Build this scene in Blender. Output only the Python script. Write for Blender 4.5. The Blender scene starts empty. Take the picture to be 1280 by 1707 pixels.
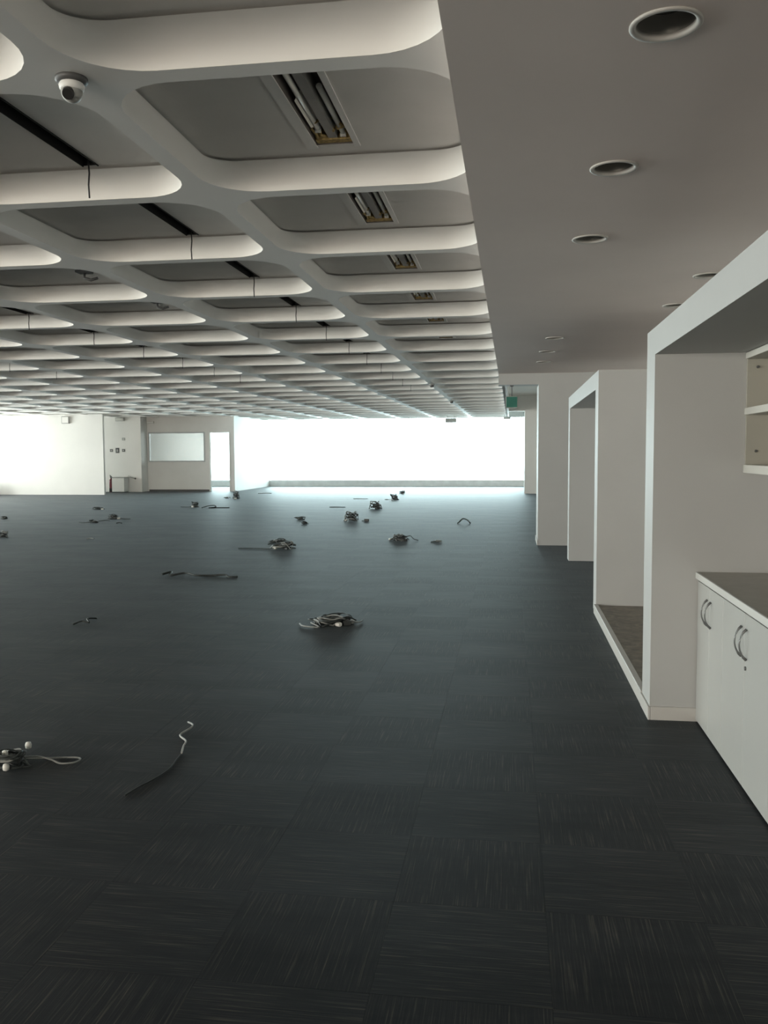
import bpy, math, random
from mathutils import Vector, Matrix

# ------------------------------------------------------------------ camera, world, exposure
scene = bpy.context.scene
col = scene.collection
PI = math.pi

FPX, YAW, PITCH, ROLL = 1445.1, 0.1457, 0.0690, -0.0055
CAM = Vector((0, 0, 1.5))
cam_data = bpy.data.cameras.new('camera')
cam_data.sensor_fit = 'VERTICAL'
cam_data.sensor_height = 36.0
cam_data.lens = 36.0 * FPX / 1707.0
cam_data.clip_end = 300
cam = bpy.data.objects.new('camera', cam_data)
col.objects.link(cam)
fw = Vector((-math.sin(YAW) * math.cos(PITCH), math.cos(YAW) * math.cos(PITCH), -math.sin(PITCH)))
rt = Vector((math.cos(YAW), math.sin(YAW), 0))
up = rt.cross(fw)
r2 = rt * math.cos(ROLL) + up * math.sin(ROLL)
u2 = up * math.cos(ROLL) - rt * math.sin(ROLL)
mw = Matrix((r2, u2, -fw)).transposed().to_4x4()
mw.translation = CAM
cam.matrix_world = mw
scene.camera = cam

scene.view_settings.view_transform = 'Standard'
scene.view_settings.look = 'None'
scene.view_settings.gamma = 1
scene.view_settings.use_curve_mapping = False
scene.view_settings.exposure = 0.0
scene.cycles.use_denoising = True
scene.cycles.max_bounces = 10
scene.cycles.diffuse_bounces = 5
scene.cycles.transparent_max_bounces = 12
scene.cycles.sample_clamp_indirect = 12

SKY = 17.5
world = bpy.data.worlds.new('world')
scene.world = world
world.use_nodes = True
wn = world.node_tree
wn.nodes.clear()
wo = wn.nodes.new('ShaderNodeOutputWorld')
bg = wn.nodes.new('ShaderNodeBackground')
tc = wn.nodes.new('ShaderNodeTexCoord')
sep = wn.nodes.new('ShaderNodeSeparateXYZ')
mr = wn.nodes.new('ShaderNodeMapRange')
mr.inputs['From Min'].default_value = -0.25
mr.inputs['From Max'].default_value = 0.25
cr = wn.nodes.new('ShaderNodeValToRGB')
cr.color_ramp.elements[0].color = (0.80, 0.83, 0.825, 1)     # pale hazy ground far below
cr.color_ramp.elements[1].color = (0.965, 1.0, 0.995, 1)       # bright overcast sky
wn.links.new(tc.outputs['Generated'], sep.inputs[0])
wn.links.new(sep.outputs['Z'], mr.inputs['Value'])
wn.links.new(mr.outputs[0], cr.inputs[0])
wn.links.new(cr.outputs[0], bg.inputs['Color'])
bg.inputs['Strength'].default_value = SKY
wn.links.new(bg.outputs[0], wo.inputs[0])

# room extents
XR, XA, XL = 2.3, 1.75, -19.7          # right and left wall planes
YB, YF = -8.0, 37.6           # back and far wall planes
ZS = 3.45                     # structural slab
ZW = 2.92                     # underside of the waffle ribs
ZF = 2.73                     # underside of the plain soffit


def portal(name, loc, normal, w, h):
    """light portal in a real window opening: guides the sky light, gives none itself"""
    d = bpy.data.lights.new(name, 'AREA')
    d.shape = 'RECTANGLE'
    d.size, d.size_y = w, h
    d.cycles.is_portal = True
    o = bpy.data.objects.new(name, d)
    o.location = loc
    o.rotation_euler = Vector(normal).to_track_quat('-Z', 'Y').to_euler()
    col.objects.link(o)
    return o


portal('window_portal_far', (-5.1, YF + 0.12, 1.6), (0, -1, 0), 11.4, 2.75)
portal('window_portal_office', (-12.2, YF + 0.12, 1.6), (0, -1, 0), 2.8, 2.75)
portal('window_portal_left', (XL - 0.12, 12.0, 1.6), (1, 0, 0), 40.0, 2.6)
portal('window_portal_back', (-11.5, YB - 0.12, 1.6), (0, 1, 0), 16.0, 2.6)


# ------------------------------------------------------------------ materials
def nodes_of(name):
    m = bpy.data.materials.new(name)
    m.use_nodes = True
    nt = m.node_tree
    return m, nt, nt.nodes['Principled BSDF']


def paint(name, c, rough=0.6, var=0.04, scale=3.0, bump=0.02, spec=0.4, metal=0.0):
    """painted / plain surface with slight tonal variation and fine relief"""
    m, nt, b = nodes_of(name)
    g = nt.nodes.new('ShaderNodeNewGeometry')
    n = nt.nodes.new('ShaderNodeTexNoise')
    n.inputs['Scale'].default_value = scale
    n.inputs['Detail'].default_value = 5
    nt.links.new(g.outputs['Position'], n.inputs['Vector'])
    r = nt.nodes.new('ShaderNodeValToRGB')
    r.color_ramp.elements[0].position = 0.3
    r.color_ramp.elements[1].position = 0.7
    r.color_ramp.elements[0].color = tuple(max(0, x * (1 - var)) for x in c) + (1,)
    r.color_ramp.elements[1].color = tuple(min(1, x * (1 + var)) for x in c) + (1,)
    nt.links.new(n.outputs['Fac'], r.inputs[0])
    nt.links.new(r.outputs[0], b.inputs['Base Color'])
    b.inputs['Roughness'].default_value = rough
    b.inputs['Specular IOR Level'].default_value = spec
    b.inputs['Metallic'].default_value = metal
    if bump:
        n2 = nt.nodes.new('ShaderNodeTexNoise')
        n2.inputs['Scale'].default_value = 120
        nt.links.new(g.outputs['Position'], n2.inputs['Vector'])
        bp = nt.nodes.new('ShaderNodeBump')
        bp.inputs['Strength'].default_value = bump
        bp.inputs['Distance'].default_value = 0.01
        nt.links.new(n2.outputs['Fac'], bp.inputs['Height'])
        nt.links.new(bp.outputs[0], b.inputs['Normal'])
    return m


def carpet(name, along_y, rough, spec):
    """charcoal carpet tile, fine lighter threads running one way"""
    m, nt, b = nodes_of(name)
    g = nt.nodes.new('ShaderNodeNewGeometry')
    mp = nt.nodes.new('ShaderNodeMapping')
    mp.inputs['Scale'].default_value = (190, 3.5, 1) if along_y else (3.5, 190, 1)
    nt.links.new(g.outputs['Position'], mp.inputs['Vector'])
    n = nt.nodes.new('ShaderNodeTexNoise')
    n.inputs['Scale'].default_value = 1.0
    n.inputs['Detail'].default_value = 3
    n.inputs['Roughness'].default_value = 0.6
    nt.links.new(mp.outputs[0], n.inputs['Vector'])
    r = nt.nodes.new('ShaderNodeValToRGB')
    e = r.color_ramp.elements
    e[0].position, e[0].color = 0.40, (0.0130, 0.0130, 0.0155, 1)
    e[1].position, e[1].color = 0.74, (0.105, 0.088, 0.071, 1)
    x = e.new(0.56)
    x.color = (0.0215, 0.0205, 0.0225, 1)
    nt.links.new(n.outputs['Fac'], r.inputs[0])
    # wear noise stretched crosswise; also paints the sheen streaks of tile rows
    n3 = nt.nodes.new('ShaderNodeTexNoise')
    mp3 = nt.nodes.new('ShaderNodeMapping')
    mp3.inputs['Scale'].default_value = (0.55, 2.4, 1)
    nt.links.new(g.outputs['Position'], mp3.inputs['Vector'])
    n3.inputs['Scale'].default_value = 1.0
    n3.inputs['Detail'].default_value = 6
    n3.inputs['Roughness'].default_value = 0.7
    nt.links.new(mp3.outputs[0], n3.inputs['Vector'])
    r3 = nt.nodes.new('ShaderNodeMapRange')
    r3.inputs['From Min'].default_value = 0.3
    r3.inputs['From Max'].default_value = 0.7
    r3.inputs['To Min'].default_value = 0.70
    r3.inputs['To Max'].default_value = 1.25
    nt.links.new(n3.outputs['Fac'], r3.inputs['Value'])
    oi = nt.nodes.new('ShaderNodeObjectInfo')
    r4 = nt.nodes.new('ShaderNodeMapRange')
    r4.inputs['To Min'].default_value = 0.94
    r4.inputs['To Max'].default_value = 1.06
    nt.links.new(oi.outputs['Random'], r4.inputs['Value'])
    mu = nt.nodes.new('ShaderNodeMath')
    mu.operation = 'MULTIPLY'
    nt.links.new(r3.outputs[0], mu.inputs[0])
    nt.links.new(r4.outputs[0], mu.inputs[1])
    mx = nt.nodes.new('ShaderNodeVectorMath')
    mx.operation = 'SCALE'
    nt.links.new(r.outputs[0], mx.inputs[0])
    nt.links.new(mu.outputs[0], mx.inputs['Scale'])
    nt.links.new(mx.outputs[0], b.inputs['Base Color'])
    b.inputs['Roughness'].default_value = rough
    b.inputs['Specular IOR Level'].default_value = spec
    ms = nt.nodes.new('ShaderNodeMath')
    ms.operation = 'MULTIPLY'
    ms.inputs[1].default_value = spec
    nt.links.new(r3.outputs[0], ms.inputs[0])
    nt.links.new(ms.outputs[0], b.inputs['Specular IOR Level'])
    b.inputs['Specular Tint'].default_value = (0.78, 0.96, 1.0, 1)
    b.inputs['Sheen Weight'].default_value = 0.05
    b.inputs['Sheen Roughness'].default_value = 0.4
    b.inputs['Sheen Tint'].default_value = (0.75, 0.92, 1.0, 1)
    bp = nt.nodes.new('ShaderNodeBump')
    bp.inputs['Strength'].default_value = 0.10
    bp.inputs['Distance'].default_value = 0.004
    nt.links.new(n.outputs['Fac'], bp.inputs['Height'])
    nt.links.new(bp.outputs[0], b.inputs['Normal'])
    return m


def glass(name, tint):
    m = bpy.data.materials.new(name)
    m.use_nodes = True
    nt = m.node_tree
    nt.nodes.clear()
    o = nt.nodes.new('ShaderNodeOutputMaterial')
    t = nt.nodes.new('ShaderNodeBsdfTransparent')
    t.inputs['Color'].default_value = tint + (1,)
    gl = nt.nodes.new('ShaderNodeBsdfGlossy')
    gl.inputs['Roughness'].default_value = 0.02
    mx = nt.nodes.new('ShaderNodeMixShader')
    fr = nt.nodes.new('ShaderNodeFresnel')
    fr.inputs['IOR'].default_value = 1.3
    nt.links.new(fr.outputs[0], mx.inputs[0])
    nt.links.new(t.outputs[0], mx.inputs[1])
    nt.links.new(gl.outputs[0], mx.inputs[2])
    nt.links.new(mx.outputs[0], o.inputs[0])
    return m


def marble(name):
    m, nt, b = nodes_of(name)
    g = nt.nodes.new('ShaderNodeNewGeometry')
    n = nt.nodes.new('ShaderNodeTexNoise')
    n.inputs['Scale'].default_value = 9
    n.inputs['Detail'].default_value = 8
    n.inputs['Distortion'].default_value = 1.4
    nt.links.new(g.outputs['Position'], n.inputs['Vector'])
    r = nt.nodes.new('ShaderNodeValToRGB')
    e = r.color_ramp.elements
    e[0].position, e[0].color = 0.35, (0.045, 0.032, 0.018, 1)
    e[1].position, e[1].color = 0.7, (0.19, 0.15, 0.10, 1)
    nt.links.new(n.outputs['Fac'], r.inputs[0])
    nt.links.new(r.outputs[0], b.inputs['Base Color'])
    b.inputs['Roughness'].default_value = 0.35
    return m


M = {
    'ceiling': paint('waffle_paint', (0.80, 0.79, 0.765), 0.75, 0.02, 2.0),
    'panel': paint('coffer_panel_paint', (0.76, 0.74, 0.71), 0.8, 0.03, 4.0),
    'soffit': paint('soffit_paint', (0.78, 0.695, 0.655), 0.75, 0.03, 1.2),
    'slab': paint('slab_paint', (0.72, 0.70, 0.66), 0.8, 0.03, 1.0),
    'wall': paint('white_wall_paint', (0.76, 0.745, 0.715), 0.65, 0.025, 1.3),
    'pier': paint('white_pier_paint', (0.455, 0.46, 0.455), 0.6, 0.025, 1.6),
    'partition': paint('grey_partition', (0.80, 0.78, 0.75), 0.6, 0.03, 1.5),
    'upstand': paint('sill_paint', (0.8, 0.8, 0.79), 0.6, 0.06, 4.0),
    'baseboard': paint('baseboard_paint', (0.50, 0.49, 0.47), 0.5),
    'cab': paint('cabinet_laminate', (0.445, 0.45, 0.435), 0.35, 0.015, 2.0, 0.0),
    'carcass': paint('cabinet_carcass', (0.12, 0.12, 0.12), 0.7, 0.02, 2.0, 0.0),
    'worktop': paint('worktop_laminate', (0.42, 0.395, 0.355), 0.45, 0.06, 14.0, 0.0),
    'edge': paint('worktop_edging', (0.60, 0.60, 0.58), 0.4, 0.01, 2.0, 0.0),
    'shelf': paint('shelf_laminate', (0.56, 0.55, 0.51), 0.5, 0.02, 2.0, 0.0),
    'shelfback': paint('shelf_back_board', (0.40, 0.39, 0.34), 0.6, 0.05, 3.0, 0.0),
    'steel': paint('brushed_steel', (0.17, 0.175, 0.175), 0.4, 0.05, 30.0, 0.0, 0.5, 0.5),
    'trim': paint('lamp_trim', (0.50, 0.48, 0.45), 0.45, 0.03, 5.0, 0.0),
    'lens': paint('lamp_lens', (0.10, 0.10, 0.09), 0.25, 0.05, 8.0, 0.0),
    'cup': paint('lamp_reflector', (0.22, 0.21, 0.19), 0.4, 0.05, 8.0, 0.0, 0.5, 0.3),
    'black': paint('black_slot', (0.012, 0.012, 0.012), 0.8, 0.1, 5.0, 0.0),
    'housing': paint('fixture_housing', (0.14, 0.125, 0.115), 0.5, 0.15, 10.0, 0.0),
    'spine': paint('fixture_spine', (0.34, 0.33, 0.31), 0.5, 0.08, 10.0, 0.0),
    'reflector': paint('fixture_reflector', (0.62, 0.60, 0.54), 0.3, 0.08, 10.0, 0.0, 0.5, 0.35),
    'tube': paint('fluorescent_tube', (0.82, 0.81, 0.76), 0.25, 0.02, 4.0, 0.0),
    'rust': paint('fixture_wiring', (0.42, 0.30, 0.12), 0.7, 0.5, 60.0, 0.0),
    'wire': paint('black_wire', (0.02, 0.02, 0.022), 0.5, 0.1, 20.0, 0.0),
    'cable': paint('dark_cable', (0.030, 0.036, 0.036), 0.5, 0.3, 30.0, 0.0),
    'cablegrey': paint('grey_cable', (0.24, 0.25, 0.24), 0.5, 0.2, 30.0, 0.0),
    'cablewhite': paint('white_cable', (0.36, 0.36, 0.34), 0.45, 0.1, 30.0, 0.0),
    'plug': paint('white_plug', (0.70, 0.70, 0.66), 0.4, 0.1, 30.0, 0.0),
    'socket': paint('dark_socket', (0.05, 0.055, 0.055), 0.4, 0.2, 30.0, 0.0),
    'marble': marble('brown_marble'),
    'glass': glass('window_glass', (0.88, 0.985, 1.0)),
    'sideglass': glass('left_window_glass', (0.95, 0.97, 0.95)),
    'backglass': glass('added_warm_glass', (1.0, 0.93, 0.86)),  # warm tint added to unseen panes, colours the light from behind
    'pglass': glass('partition_glass', (0.68, 0.645, 0.63)),
    'carpetx': carpet('carpet_threads_across', False, 0.56, 0.205),
    'carpety': carpet('carpet_threads_along', True, 0.57, 0.20),
    'underlay': paint('carpet_underlay', (0.03, 0.03, 0.03), 0.9),
    'green': paint('exit_green', (0.02, 0.16, 0.12), 0.4, 0.05, 10.0, 0.0),
    'red': paint('extinguisher_red', (0.10, 0.012, 0.02), 0.35, 0.1, 10.0, 0.0),
    'darkgrey': paint('dark_grey_plastic', (0.10, 0.10, 0.10), 0.5, 0.1, 10.0, 0.0),
    'midgrey': paint('mid_grey_plastic', (0.36, 0.36, 0.34), 0.5, 0.05, 10.0, 0.0),
    'white': paint('white_plastic', (0.80, 0.80, 0.78), 0.4, 0.02, 10.0, 0.0),
    'dome': paint('smoked_dome', (0.03, 0.03, 0.03), 0.12, 0.05, 10.0, 0.0),
    'alu': paint('aluminium_frame', (0.55, 0.56, 0.56), 0.4, 0.03, 10.0, 0.0),
}


# ------------------------------------------------------------------ mesh helpers
class MB:
    def __init__(s):
        s.v, s.f, s.sm, s.mi = [], [], [], []

    def quad(s, a, b, c, d, smooth=False, mi=0):
        n = len(s.v)
        s.v += [a, b, c, d]
        s.f.append((n, n + 1, n + 2, n + 3))
        s.sm.append(smooth)
        s.mi.append(mi)

    def poly(s, pts, smooth=False, mi=0):
        n = len(s.v)
        s.v += list(pts)
        s.f.append(tuple(range(n, n + len(pts))))
        s.sm.append(smooth)
        s.mi.append(mi)

    def box(s, x0, x1, y0, y1, z0, z1, mi=0, bev=0.0):
        if bev <= 0:
            n = len(s.v)
            s.v += [(x0, y0, z0), (x1, y0, z0), (x1, y1, z0), (x0, y1, z0),
                    (x0, y0, z1), (x1, y0, z1), (x1, y1, z1), (x0, y1, z1)]
            for f in ((3, 2, 1, 0), (4, 5, 6, 7), (0, 1, 5, 4), (1, 2, 6, 5), (2, 3, 7, 6), (3, 0, 4, 7)):
                s.f.append(tuple(n + i for i in f))
                s.sm.append(False)
                s.mi.append(mi)
            return s
        b = bev                                     # chamfer on the vertical and top/bottom edges
        ring = lambda i: [(x0 + i, y0 + b + i, 0), (x0 + b + i, y0 + i, 0), (x1 - b - i, y0 + i, 0), (x1 - i, y0 + b + i, 0),
                          (x1 - i, y1 - b - i, 0), (x1 - b - i, y1 - i, 0), (x0 + b + i, y1 - i, 0), (x0 + i, y1 - b - i, 0)]
        levels = [(b, z0), (0, z0 + b), (0, z1 - b), (b, z1)]
        n = len(s.v)
        for i, z in levels:
            s.v += [(p[0], p[1], z) for p in ring(i)]
        for k in range(3):
            for j in range(8):
                j2 = (j + 1) % 8
                s.f.append((n + k * 8 + j, n + k * 8 + j2, n + k * 8 + 8 + j2, n + k * 8 + 8 + j))
                s.sm.append(False)
                s.mi.append(mi)
        s.f.append(tuple(n + j for j in reversed(range(8))))
        s.f.append(tuple(n + 24 + j for j in range(8)))
        s.sm += [False, False]
        s.mi += [mi, mi]
        return s

    def tube(s, pts, r, seg=6, mi=0, cap=True):
        """tube along points; r number or list"""
        pts = [Vector(p) for p in pts]
        n0 = len(s.v)
        k = len(pts)
        ref = Vector((0, 0, 1))
        for i, p in enumerate(pts):
            d = (pts[min(i + 1, k - 1)] - pts[max(i - 1, 0)])
            d = d.normalized() if d.length > 1e-9 else Vector((0, 1, 0))
            a = ref if abs(d.dot(ref)) < 0.95 else Vector((1, 0, 0))
            u = d.cross(a).normalized()
            w = u.cross(d).normalized()
            rr = r[i] if isinstance(r, (list, tuple)) else r
            for j in range(seg):
                t = 2 * PI * j / seg
                s.v.append(tuple(p + u * (math.cos(t) * rr) + w * (math.sin(t) * rr)))
        for i in range(k - 1):
            for j in range(seg):
                j2 = (j + 1) % seg
                s.f.append((n0 + i * seg + j, n0 + i * seg + j2, n0 + (i + 1) * seg + j2, n0 + (i + 1) * seg + j))
                s.sm.append(True)
                s.mi.append(mi)
        if cap:
            s.f.append(tuple(n0 + j for j in reversed(range(seg))))
            s.f.append(tuple(n0 + (k - 1) * seg + j for j in range(seg)))
            s.sm += [False, False]
            s.mi += [mi, mi]
        return s

    def lathe(s, prof, seg=24, c=(0, 0, 0), mi=0, closed=False):
        n0 = len(s.v)
        k = len(prof)
        for r, z in prof:
            for j in range(seg):
                t = 2 * PI * j / seg
                s.v.append((c[0] + r * math.cos(t), c[1] + r * math.sin(t), c[2] + z))
        for i in range(k if closed else k - 1):
            i2 = (i + 1) % k
            for j in range(seg):
                j2 = (j + 1) % seg
                s.f.append((n0 + i * seg + j, n0 + i * seg + j2, n0 + i2 * seg + j2, n0 + i2 * seg + j))
                s.sm.append(True)
                s.mi.append(mi)
        return s

    def mesh(s, name, mats):
        me = bpy.data.meshes.new(name)
        me.from_pydata([tuple(v) for v in s.v], [], s.f)
        for m in (mats if isinstance(mats, (list, tuple)) else [mats]):
            me.materials.append(m)
        me.polygons.foreach_set('use_smooth', s.sm)
        me.polygons.foreach_set('material_index', s.mi)
        me.update()
        return me

    def build(s, name, mat, parent=None, loc=None):
        o = bpy.data.objects.new(name, s.mesh(name, mat))
        col.objects.link(o)
        if parent is not None:
            o.parent = parent
        if loc is not None:
            o.location = loc
        return o


def obj_of(name, me, parent=None, loc=None):
    o = bpy.data.objects.new(name, me)
    col.objects.link(o)
    if parent is not None:
        o.parent = parent
    if loc is not None:
        o.location = loc
    return o


def tag(o, label=None, cat=None, group=None, kind=None):
    if label:
        o['label'] = label
    if cat:
        o['category'] = cat
    if group:
        o['group'] = group
    if kind:
        o['kind'] = kind
    return o


def empty(name, loc=(0, 0, 0), rz=0.0):
    o = bpy.data.objects.new(name, None)
    o.empty_display_size = 0.1
    o.location = loc
    o.rotation_euler = (0, 0, rz)
    col.objects.link(o)
    return o


def copy_tree(o, parent=None):
    c = o.copy()
    col.objects.link(c)
    c.parent = parent
    for ch in o.children:
        copy_tree(ch, c)
    return c


def struct(name, mb, mat, label, parent=None, cat='wall'):
    o = mb.build(name, mat, parent)
    return tag(o, label, cat if parent is None else None, None, 'structure' if parent is None else None)


def to_px(p):
    d = Vector(p) - CAM
    z = d.dot(fw)
    if z < 0.05:
        return None
    return 640 + FPX * d.dot(r2) / z, 853.5 - FPX * d.dot(u2) / z, z


ORD = ['nearest', 'second nearest', 'third nearest', 'fourth nearest', 'fifth nearest', 'sixth nearest', 'seventh nearest',
       'eighth nearest', 'ninth nearest', 'tenth nearest', 'eleventh nearest', 'twelfth nearest', 'thirteenth nearest', 'fourteenth nearest']

# ------------------------------------------------------------------ floor with carpet tiles
floor = struct('floor', MB().box(XL - 0.3, XR + 0.3, YB - 0.3, YF + 0.3, -0.25, -0.007), M['underlay'],
               'floor of the empty hall laid with charcoal carpet tiles', cat='floor')
T, X0, Y0 = 0.5, -0.382, 3.279


def tile_mb(mb, x, y, mi):
    g, h, b = 0.0001, -0.007, 0.0004
    a0, a1, c0, c1 = x + g, x + T - g, y + g, y + T - g
    n = len(mb.v)
    mb.v += [(a0, c0, h), (a1, c0, h), (a1, c1, h), (a0, c1, h),
             (a0, c0, -b), (a1, c0, -b), (a1, c1, -b), (a0, c1, -b),
             (a0 + b, c0 + b, 0), (a1 - b, c0 + b, 0), (a1 - b, c1 - b, 0), (a0 + b, c1 - b, 0)]
    for f in ((0, 1, 5, 4), (1, 2, 6, 5), (2, 3, 7, 6), (3, 0, 4, 7), (4, 5, 9, 8), (5, 6, 10, 9), (6, 7, 11, 10), (7, 4, 8, 11), (8, 9, 10, 11)):
        mb.f.append(tuple(n + i for i in f))
        mb.sm.append(False)
        mb.mi.append(mi)


tiles = []
i0, i1 = math.floor((XL - X0) / T) - 1, math.ceil((XR - X0) / T)
j0, j1 = math.floor((YB - Y0) / T) - 1, math.ceil((YF - Y0) / T)
for i in range(i0, i1):
    for j in range(j0, j1):
        x, y = X0 + i * T, Y0 + j * T
        q = [to_px((x + a, y + b, 0)) for a in (0, T) for b in (0, T)]
        area = 0
        if all(q):
            xs, ys = [p[0] for p in q], [p[1] for p in q]
            w = min(max(xs), 1280) - max(min(xs), 0)
            h = min(max(ys), 1707) - max(min(ys), 0)
            area = w * h if w > 0 and h > 0 and y > 1.0 else 0
            if x > 0.72:
                area = 0 if y > 4.9 or x > 0.97 else area
        tiles.append((area, i, j))
tiles.sort(reverse=True)
for mi, m in ((0, M['carpetx']), (1, M['carpety'])):
    mb = MB()
    tile_mb(mb, 0, 0, 0)
    me = mb.mesh('carpet_tile', m)
    for a, i, j in tiles[:300]:
        if (i + j) % 2 == (1 if mi == 1 else 0):
            obj_of('carpet_tile', me, floor, (X0 + i * T, Y0 + j * T, 0))
mb = MB()
for a, i, j in tiles[300:]:
    tile_mb(mb, X0 + i * T, Y0 + j * T, 1 if (i + j) % 2 == 1 else 0)
rest = mb.build('carpet_field', [M['carpetx'], M['carpety']], floor)
tag(rest, 'far carpet tiles beyond the near ones', None, None, 'stuff')

# ------------------------------------------------------------------ waffle ceiling
CM = 1.515                      # coffer module
CX = -0.145                     # rib centre line next to the soffit
CY = 3.225                      # rib centre line over the first visible row
HALF = CM / 2
LIP = HALF - 0.052
RUNX, RUNY, DEP, CORN = 0.025, 0.165, 0.12, 0.30
PZ = DEP + 0.012


def ring(a, r, n=8):
    pts = []
    for qx, qy, t0 in ((1, 1, 0), (-1, 1, PI / 2), (-1, -1, PI), (1, -1, 1.5 * PI)):
        for k in range(n + 1):
            t = t0 + PI / 2 * k / n
            pts.append((qx * (a - r) + r * math.cos(t), qy * (a - r) + r * math.sin(t)))
    return pts


def coffer_mb(mb, ox=0.0, oy=0.0, oz=0.0, n=8):
    L = ring(LIP, CORN, n)
    N = len(L)
    base = len(mb.v)
    for (x, y) in L:                               # flat rib underside
        s = HALF / max(abs(x), abs(y))
        mb.v.append((ox + x * s, oy + y * s, oz))
    for (x, y) in L:
        mb.v.append((ox + x, oy + y, oz))
    for j in range(N):
        j2 = (j + 1) % N
        mb.f.append((base + j, base + N + j, base + N + j2, base + j2))
        mb.sm.append(False)
        mb.mi.append(0)
    prof = [(0.0, 0.0), (0.002, 0.012)]
    for k in range(1, 8):
        t = math.radians(12 * k)
        prof.append((1 - math.cos(t), 0.008 + (DEP - 0.008) * math.sin(t)))
    b2 = len(mb.v)
    for ins, z in prof:
        for (x, y) in ring(LIP, CORN - 0.14 * ins, n):
            mb.v.append((ox + x * (1 - RUNX * ins / LIP), oy + y * (1 - RUNY * ins / LIP), oz + z))
    for k in range(len(prof) - 1):
        for j in range(N):
            j2 = (j + 1) % N
            mb.f.append((b2 + k * N + j, b2 + (k + 1) * N + j, b2 + (k + 1) * N + j2, b2 + k * N + j2))
            mb.sm.append(True)
            mb.mi.append(0)


def panel_mb(mb, hole=None, ox=0.0, oy=0.0, oz=0.0, mi=0):
    a = HALF - 0.03
    z = oz + PZ
    if hole is None:
        mb.quad((ox - a, oy - a, z), (ox - a, oy + a, z), (ox + a, oy + a, z), (ox + a, oy - a, z), mi=mi)
        return
    x0, x1, y0, y1 = hole
    for (p, q, r, s) in ((-a, x0, -a, a), (x1, a, -a, a), (x0, x1, -a, y0), (x0, x1, y1, a)):
        mb.quad((ox + p, oy + r, z), (ox + p, oy + s, z), (ox + q, oy + s, z), (ox + q, oy + r, z), mi=mi)


# one soft edged mesh per kind of coffer
FIX = (-0.078, 0.112, -0.60, 0.43)            # hole for the fluorescent fixture
SLOT = (0.125, 0.205, -0.60, 0.53)            # hole for the black slot
mb = MB(); coffer_mb(mb); ME_COFFER = mb.mesh('coffer', M['ceiling'])
ME_PANEL = {}
for k, h in (('plain', None), ('fixture', FIX), ('slot', SLOT)):
    mb = MB(); panel_mb(mb, h); ME_PANEL[k] = mb.mesh('coffer_panel', M['panel'])
mb = MB()
x0, x1, y0, y1 = SLOT
z0, z1 = PZ - 0.002, PZ + 0.09
mb.quad((x0, y0, z1), (x0, y1, z1), (x1, y1, z1), (x1, y0, z1))
mb.quad((x0, y0, z0), (x0, y1, z0), (x0, y1, z1), (x0, y0, z1))
mb.quad((x1, y1, z0), (x1, y0, z0), (x1, y0, z1), (x1, y1, z1))
mb.quad((x0, y1, z0), (x1, y1, z0), (x1, y1, z1), (x0, y1, z1))
mb.quad((x1, y0, z0), (x0, y0, z0), (x0, y0, z1), (x1, y0, z1))
for (a, b) in ((x0 - 0.006, x0), (x1, x1 + 0.006)):
    mb.box(a, b, y0 - 0.006, y1 + 0.006, PZ - 0.006, PZ)
ME_SLOT = mb.mesh('slot_channel', M['black'])

ceiling = struct('ceiling', MB().box(XL - 0.3, XR + 0.3, YB - 0.3, YF + 0.3, ZS, ZS + 0.25), M['slab'],
                 'white ceiling of rounded waffle coffers over the open hall', cat='ceiling')
cells = []
for c in range(14):
    for r in range(-8, 24):
        cx, cy = CX - HALF - c * CM, CY - HALF + r * CM
        if cy + HALF > YF + 0.4:
            continue
        q = to_px((cx, cy, ZW))
        seen = 0
        if q and cy > 1.0:
            ok = [to_px((cx + a * HALF, cy + b * HALF, ZW)) for a in (-1, 1) for b in (-1, 1)]
            ok = [p for p in ok if p]
            if any(0 <= p[0] <= 1280 and 0 <= p[1] <= 1707 for p in ok):
                seen = 1.0 / q[2]
        cells.append((seen, c, r, cx, cy))
cells.sort(key=lambda t: -t[0])


def kind_of(c, r):
    if c == 0 and r >= 1:
        return 'fixture'
    if c % 2 == 1 and r > -3:
        return 'slot'
    return 'plain'


rest = MB()
restp = MB()
rests = MB()
for k, (seen, c, r, cx, cy) in enumerate(cells):
    kd = kind_of(c, r)
    if seen > 0 and k < 300:
        o = obj_of('coffer', ME_COFFER, ceiling, (cx, cy, ZW))
        obj_of('coffer_panel', ME_PANEL[kd], o)
        if kd == 'slot':
            obj_of('slot_channel', ME_SLOT, o)
    else:
        coffer_mb(rest, cx, cy, ZW, 4)
        panel_mb(rest, None, cx, cy, ZW, mi=1)
tag(rest.build('coffer_field', [M['ceiling'], M['panel']], ceiling), 'remaining waffle coffers', None, None, 'stuff')

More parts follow.
